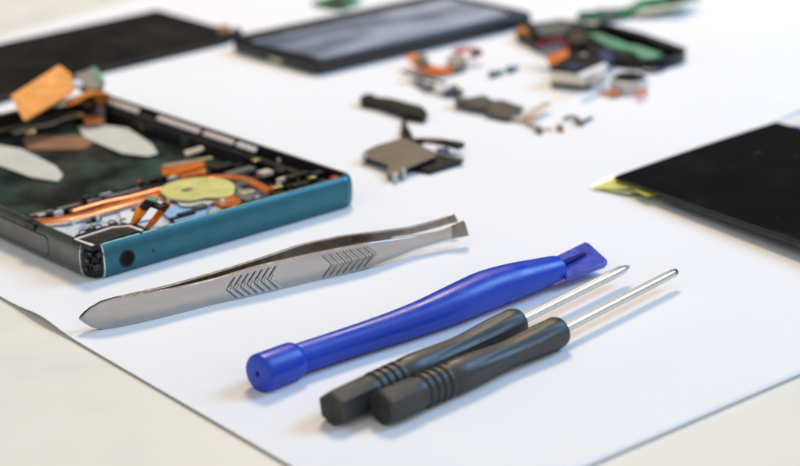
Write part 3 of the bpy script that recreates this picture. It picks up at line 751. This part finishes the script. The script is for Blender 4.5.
# silver clip with lilac film
cl1 = thing('silver_clip', 'bent silver clip with lilac film and cream bead', 'clip', K(436, 88), 0)
obj('clip', MB().ribbon(smooth_path([K(403, 71, 1.4), K(416, 76, 2.0), K(430, 79.5, 2.4), K(446, 84, 2.0)]), [1.2] * 6 + [2.4] * 6 + [1.5] * 7, .4), 'olive', cl1)
obj('clip_tail', MB().tube(smooth_path([K(398, 81, .8), K(412, 80, 1.0), K(424, 82, 1.2)]), .4, 8), 'silver', cl1)
obj('film', MB().slab([K(412, 81.5, 1.2), K(434, 83.5, 1.4), K(438, 89, 1.2), K(426, 91, 1.0)], .3), 'purplegrey', cl1)
obj('bead', MB().disc(K(441, 88, 2.2), 2.0, .3, 2.6, 20), 'cream', cl1, 0.5)
obj('hinge', MB().tube([K(446, 94, 1.4), K(455, 89, 1.8)], [1.0, 1.5], 12), 'navy', cl1)
obj('hinge', MB().tube([K(452, 91, 1.8), K(462, 93, 1.6)], [1.6, 1.1], 12), 'olive', cl1)

# olive bracket
bkt = thing('metal_bracket', '', '', K(490, 107), 0)
obj('narrow_plate', MB().slab([K(x, y, 2.4) for x, y in ((453.5, 97), (470, 97.5), (484, 94.8), (492, 99.5), (488, 108), (470, 105.5), (456, 102))], .9), 'olive', bkt, 0.08)
obj('wide_plate', MB().slab([K(x, y, 1.8) for x, y in ((485, 100.5), (503, 99.8), (512, 103), (524, 107), (519, 112), (508, 117.5), (486, 112.5))], .9), 'olive', bkt, 0.08)
obj('bent_lip', MB().slab([K(x, y, 3.0) for x, y in ((454, 97), (464, 97.4), (465, 100), (456, 101))], 1.6), 'greymodule', bkt, 0.08)
tag(bkt, 'stepped olive grey metal bracket beside the silver clip', 'bracket')
# cream flex with brown end and thin wire
cf2 = thing('cream_flex_cable', 'crumpled cream flex cable with brown contacts at its end', 'flex cable', K(535, 116), 0)
obj('flex_strip', MB().ribbon(smooth_path([K(512, 118, 1), K(524, 117, 1.6), K(536, 110, 2.4), K(548, 103, 2.6)]), [2.4] * 6 + [3.4] * 7 + [2.6] * 6, .35), 'beige', cf2)
obj('flex_strip', MB().ribbon(smooth_path([K(520, 118, 1), K(532, 122, 1.2), K(540, 127, 1), K(552, 128, .8)]), 1.6, .35), 'pinkwhite', cf2)
obj('contact', MB().slab([K(526, 115, 2.2), K(534, 114, 2.2), K(537, 120, 2), K(528, 121, 2)], 1.2), 'champagne', cf2, 0.2)
obj('contact', MB().slab([K(534, 125, 1.6), K(541, 125.5, 1.6), K(543, 131, 1.2), K(537, 131, 1.2)], .9), 'greymodule', cf2, 0.2)
obj('contact', MB().slab([K(556, 124, 1.4), K(563, 124.5, 1.4), K(564, 129, 1.2), K(557, 128.5, 1.2)], .9), 'brown', cf2, 0.2)
wr = thing('thin_wire_clip', 'thin bent dark wire clip beside the cream flex cable', 'wire', K(578, 121), 0)
obj('wire', MB().tube(smooth_path([K(564, 119, .9), K(570, 116.5, 1.0), K(575, 117.5, 1), K(579, 122, .9), K(584, 121, .9), K(592, 117.5, .8)]), .42, 8), 'olive', wr)
obj('hook', MB().tube(smooth_path([K(576, 118, 1.3), K(580, 122.5, 1.2), K(584, 121.2, 1.2)]), .65, 8), 'greymodule', wr)
# two screws
for x, y, dx, lab in ((497.5, 73.5, 9, 'larger dark teal screw lying on the paper, left of its pair'), (513.5, 69, 7, 'smaller dark teal screw lying on the paper, right of its pair')):
    sw = thing('screw', lab, 'screw', K(x, y), 0, 'loose dark screws')
    a_ = K(x - dx * .7, y + 1.3, 1.1); b2 = K(x + dx * .6, y - 1.6, 1.1); dd = (b2 - a_).normalized()
    obj('thread', MB().tube([a_ + dd * .8, a_ + dd * 1.0, b2 - dd * .5, b2], [.9, .75, .7, .4], 14), 'tealdark', sw)
    obj('head', MB().tube([a_ - dd * .4, a_ - dd * .2, a_ + dd * .8], [.6, 1.1, 1.1], 18), 'tealdark', sw)

# ------------------------------------------------------------------ tray with green inside, chips, cameras
tr = thing('black_tray', 'pointed black phone tray with pale green board inside', 'phone part', K(610, 45), 0)
def tri(z, k=0):
    base_ = [(517, 33), (524, 24), (560, 19), (604, 25.5), (668, 43), (686, 53), (678, 57), (640, 61), (600, 56), (545, 47)]
    pts = [K(x, y, 3.2) for x, y in base_]; c_ = sum(pts, Vector()) / len(pts)
    return [Vector((p.x, p.y, z)) + Vector(((c_ - p).x, (c_ - p).y, 0)).normalized() * k for p in pts]
floor_ = MB(); floor_.loft([tri(.2, 1.0), tri(.8, 0), tri(1.6, 0)]); obj('floor', floor_, 'black', tr)
wl = MB(); R = [tri(1.3, 0.05), tri(2.8, 0), tri(3.2, .4), tri(3.2, 1.6), tri(1.3, 1.8)]; R.append(R[0]); wl.loft(R, caps=False); obj('rim', wl, 'black', tr)
obj('green_board', MB().slab([K(586, 33, 3.2), K(600, 33.5, 3.2), K(618, 40, 3.2), K(628, 44.5, 3.2), K(640, 46, 3.2), K(662, 53.5, 3.2), K(650, 58, 3.0), K(640, 57, 3.0), K(632, 50, 3.0), K(608, 46, 3.0), K(598, 40, 3.0)], 1.2), 'palegreen', tr, 0.2)
obj('dark_strip', MB().slab([K(604, 50, 3.4), K(630, 52, 3.3), K(634, 58, 3.3), K(612, 58, 3.3)], 1.4), 'black', tr, 0.2)
obj('rail', MB().ribbon([K(600, 25, 4.0), K(640, 36, 4.0), K(682, 51, 3.6)], 3.4, 1.4), 'black', tr, 0.2)
obj('green_edge', MB().slab([K(560, 21, 4), K(588, 24, 4), K(590, 29, 4), K(563, 28, 4)], .8), 'darkframe', tr, 0.2)
obj('grey_cover', MB().slab(round_poly([K(532, 25, 4.4), K(552, 20, 4.4), K(574, 23, 4.2), K(562, 33, 4), K(540, 35, 4)], .8), 1.6), 'greymodule', tr, 0.3)
obj('gold_contact', MB().tube([K(521, 35.5, 2.6), K(523, 34, 2.8)], 2.2, 16), 'golden', tr)
obj('brown_block', MB().slab([K(566, 32, 5.0), K(582, 29, 5.0), K(588, 40, 4.6), K(571, 43, 4.6)], 2.4), 'brownedge', tr, 0.2)
obj('blue_block', MB().slab([K(598, 49, 5), K(612, 50, 5), K(613, 60, 4.6), K(600, 59, 4.6)], 2.4), 'navy', tr, 0.3)
lp2 = MB(); lp2.tube(smooth_path([K(642, 71, .9), K(656, 71.5, .8), K(668, 67, .8), K(681, 61, 1.0)]), [.6] * 19, 8)
obj('blue_wire', lp2, 'navy', tr)
# chip with orange foot
chp = thing('sensor_chip', 'purple grey square sensor chip on bright orange flex', 'sensor', K(552, 58), 0)
obj('chip', MB().slab([K(536.5, 46, 6.4), K(561.5, 37.5, 8.4), K(568, 49, 5.6), K(546, 57.5, 4.0)], Vector((.3, .7, -1.0))), 'purplegrey', chp, 0.2)
obj('chip_edge', MB().ribbon([K(537, 45, 6.8), K(561.5, 36.8, 8.7), K(567.5, 48.5, 5.9)], .7, .5), 'red', chp)
obj('flex_foot', MB().slab([K(545.5, 57, 4.6), K(568, 49.5, 6.2), K(568, 58, 4.4), K(549, 66, 2.6)], Vector((.2, .6, -.5))), 'deeporange', chp, 0.1)
# big camera module
cm = thing('camera_module', 'larger cream and black camera module with white stripe on top', 'camera module', K(575, 80), 0)
q = [K(549.5, 87.5), K(585, 91.5), K(607, 80.5), K(572, 74)]
def lay(z0, z1, k): 
    c_ = sum(q, Vector()) / 4
    return MB().loft([[p + (c_ - p).normalized() * k + Vector((0, 0, z)) for p in round_poly(q, .8)] for z in (z0, z1)])
obj('foot', lay(.2, 1.4, 0), 'black', cm, 0.3)
obj('housing', lay(1.4, 5.0, .35), 'cream', cm, 0.3)
obj('cover', lay(5.0, 6.4, -.2), 'black', cm, 0.3)
obj('white_stripe', MB().slab([K(577, 74, 6.8), K(604.5, 62.5, 6.8), K(608.5, 65.5, 6.8), K(583, 77, 6.8)], .4), 'white', cm, 0.1)
obj('lens', MB().disc(K(574, 67.5, 6.5), 2.0, 6.3, 7.3, 24), 'navy', cm, 0.2)
obj('side_clip', MB().slab([K(589, 80, 3.5), K(605, 74, 3.5), K(607, 80, 1.4), K(591, 87, 1.2)], Vector((.3, -.5, 0))), 'beige', cm, 0.1)
obj('top_block', MB().slab([K(567, 56, 6), K(586, 53, 6), K(589, 62, 6), K(572, 64, 6)], 3.5), 'beige', cm, 0.4)
# small round camera
sc_ = thing('camera_module', 'smaller silver camera module with black lens and orange flex', 'camera module', K(631, 90), 0)
c_ = K(629, 91.5)
obj('housing', MB().loft([[c_ + Vector((math.cos(a) * 5.6 * k, math.sin(a) * 5.6 * k, z)) for a in [math.pi / 6 * i + .2 for i in range(12)]] for k, z in ((.96, .2), (1, .6), (1, 3.5), (.94, 4.0))]), 'satin', sc_, 0.2)
obj('lens_ring', MB().disc(c_, 4.4, 3.9, 4.7, 28), 'black', sc_, 0.3)
obj('lens', MB().disc(c_, 2.4, 4.6, 5.0, 24), 'lens', sc_, 0.2)
obj('flex', MB().ribbon(smooth_path([K(600, 92, .8), K(610, 92, 1.4), K(620, 92, 1.6)]), [1.0] * 6 + [4.5] * 7, .5), 'copper', sc_)
obj('flex', MB().slab([K(636, 92.5, 3.2), K(647, 88, 3.2), K(648, 94, 1.0), K(637, 98, .7)], Vector((-.3, .5, 0))), 'deeporange', sc_, 0.1)

# green boards at the far edge
gb = thing('green_circuit_board', 'long green circuit board bent at the far edge of the paper', 'circuit board', K(630, 10), 0)
obj('board', MB().ribbon(smooth_path([K(578, 15, 1.6), K(600, 14, 2.0), K(625, 12.5, 1.6), K(642, 5, 4.0), K(664, 1, 4.5), K(690, -3, 4)]), [6] * 6 + [11] * 6 + [8] * 7 + [10] * 7 + [10] * 5, 1.0), 'green', gb)
obj('chip', MB().slab([K(600, 11, 3.2), K(614, 9.5, 3.2), K(616, 13.5, 3.2), K(602, 15, 3.2)], 1.2), 'greymodule', gb, 0.2)
obj('chip', MB().slab([K(668, -3, 6), K(684, -6, 6), K(686, -1, 6), K(670, 2, 6)], 1.2), 'black', gb, 0.2)
gb2 = thing('small_circuit_board', 'small dark green circuit board behind the grey screen phone', 'circuit board', K(340, 2), 0)
obj('board', MB().slab([K(312, 2, 1.5), K(345, -8, 1.5), K(362, 0, 1.5), K(344, 8, 1.5), K(326, 6, 1.5)], 1.2), 'green', gb2, 0.1)
obj('chip', MB().slab([K(330, 0, 2.6), K(342, -3, 2.6), K(348, 2, 2.6), K(336, 5, 2.6)], 1.2), 'brownedge', gb2, 0.2)

# ------------------------------------------------------------------ camera
cd = bpy.data.cameras.new('camera'); cam = bpy.data.objects.new('camera', cd); COL.objects.link(cam)
X = Vector((1, 0, 0)); U = Vector((0, sp, cp)); Fw = Vector((0, cp, -sp))
cxv = X * cr - U * sr; cyv = X * sr + U * cr
cam.matrix_world = Matrix(((cxv.x, cyv.x, -Fw.x, 0), (cxv.y, cyv.y, -Fw.y, 0), (cxv.z, cyv.z, -Fw.z, CAM_H * S), (0, 0, 0, 1)))
cd.sensor_width = 36; cd.lens = 36 * F_PX / 800; cd.clip_start = 0.01; cd.clip_end = 20
cd.dof.use_dof = True
fpt = K(400, 298, 4); cd.dof.focus_distance = (fpt - Vector((0, 0, CAM_H))).dot(Fw) * S
cd.dof.aperture_fstop = 14.5
sc.camera = cam

# ------------------------------------------------------------------ light: a warm ceiling panel and a cool window, both out of view
def area(name, loc, aim, sx, sy, power, col):
    l = bpy.data.lights.new(name, 'AREA'); l.shape = 'RECTANGLE'; l.size = sx; l.size_y = sy; l.energy = power; l.color = col
    o_ = bpy.data.objects.new(name, l); COL.objects.link(o_); o_.location = loc
    o_.rotation_euler = (Vector(aim) - Vector(loc)).to_track_quat('-Z', 'Y').to_euler()
    return o_
area('warm_lamp', (0.02, 1.32, 1.22), (0, 0.42, 0), 0.36, 0.36, 14.8, (1.0, 0.775, 0.53))
area('cool_window', (1.28, 0.85, 1.10), (0, 0.42, 0), 0.75, 0.75, 20.5, (0.34, 0.63, 1.0))
# unseen room as a gradient: fill added behind the camera, darkened beyond the table
wd = bpy.data.worlds.new('World'); sc.world = wd; wd.use_nodes = True
WN = wd.node_tree.nodes; WL = wd.node_tree.links
bg = WN['Background']
tcw = WN.new('ShaderNodeTexCoord'); sep = WN.new('ShaderNodeSeparateXYZ'); WL.new(tcw.outputs['Generated'], sep.inputs['Vector'])
mrw = WN.new('ShaderNodeMapRange'); mrw.interpolation_type = 'SMOOTHSTEP'
for k_, v_ in (('From Min', -0.35), ('From Max', 0.65), ('To Min', 0.62), ('To Max', 0.03)): mrw.inputs[k_].default_value = v_
WL.new(sep.outputs['Y'], mrw.inputs['Value']); WL.new(mrw.outputs['Result'], bg.inputs['Strength'])
bg.inputs['Color'].default_value = (0.97, 0.98, 1.0, 1)

sc.view_settings.view_transform = 'Standard'; sc.view_settings.look = 'None'; sc.view_settings.exposure = 0.05; sc.view_settings.gamma = 1.0
sc.cycles.max_bounces = 8; sc.cycles.use_denoising = True
sc.cycles.sample_clamp_indirect = 6
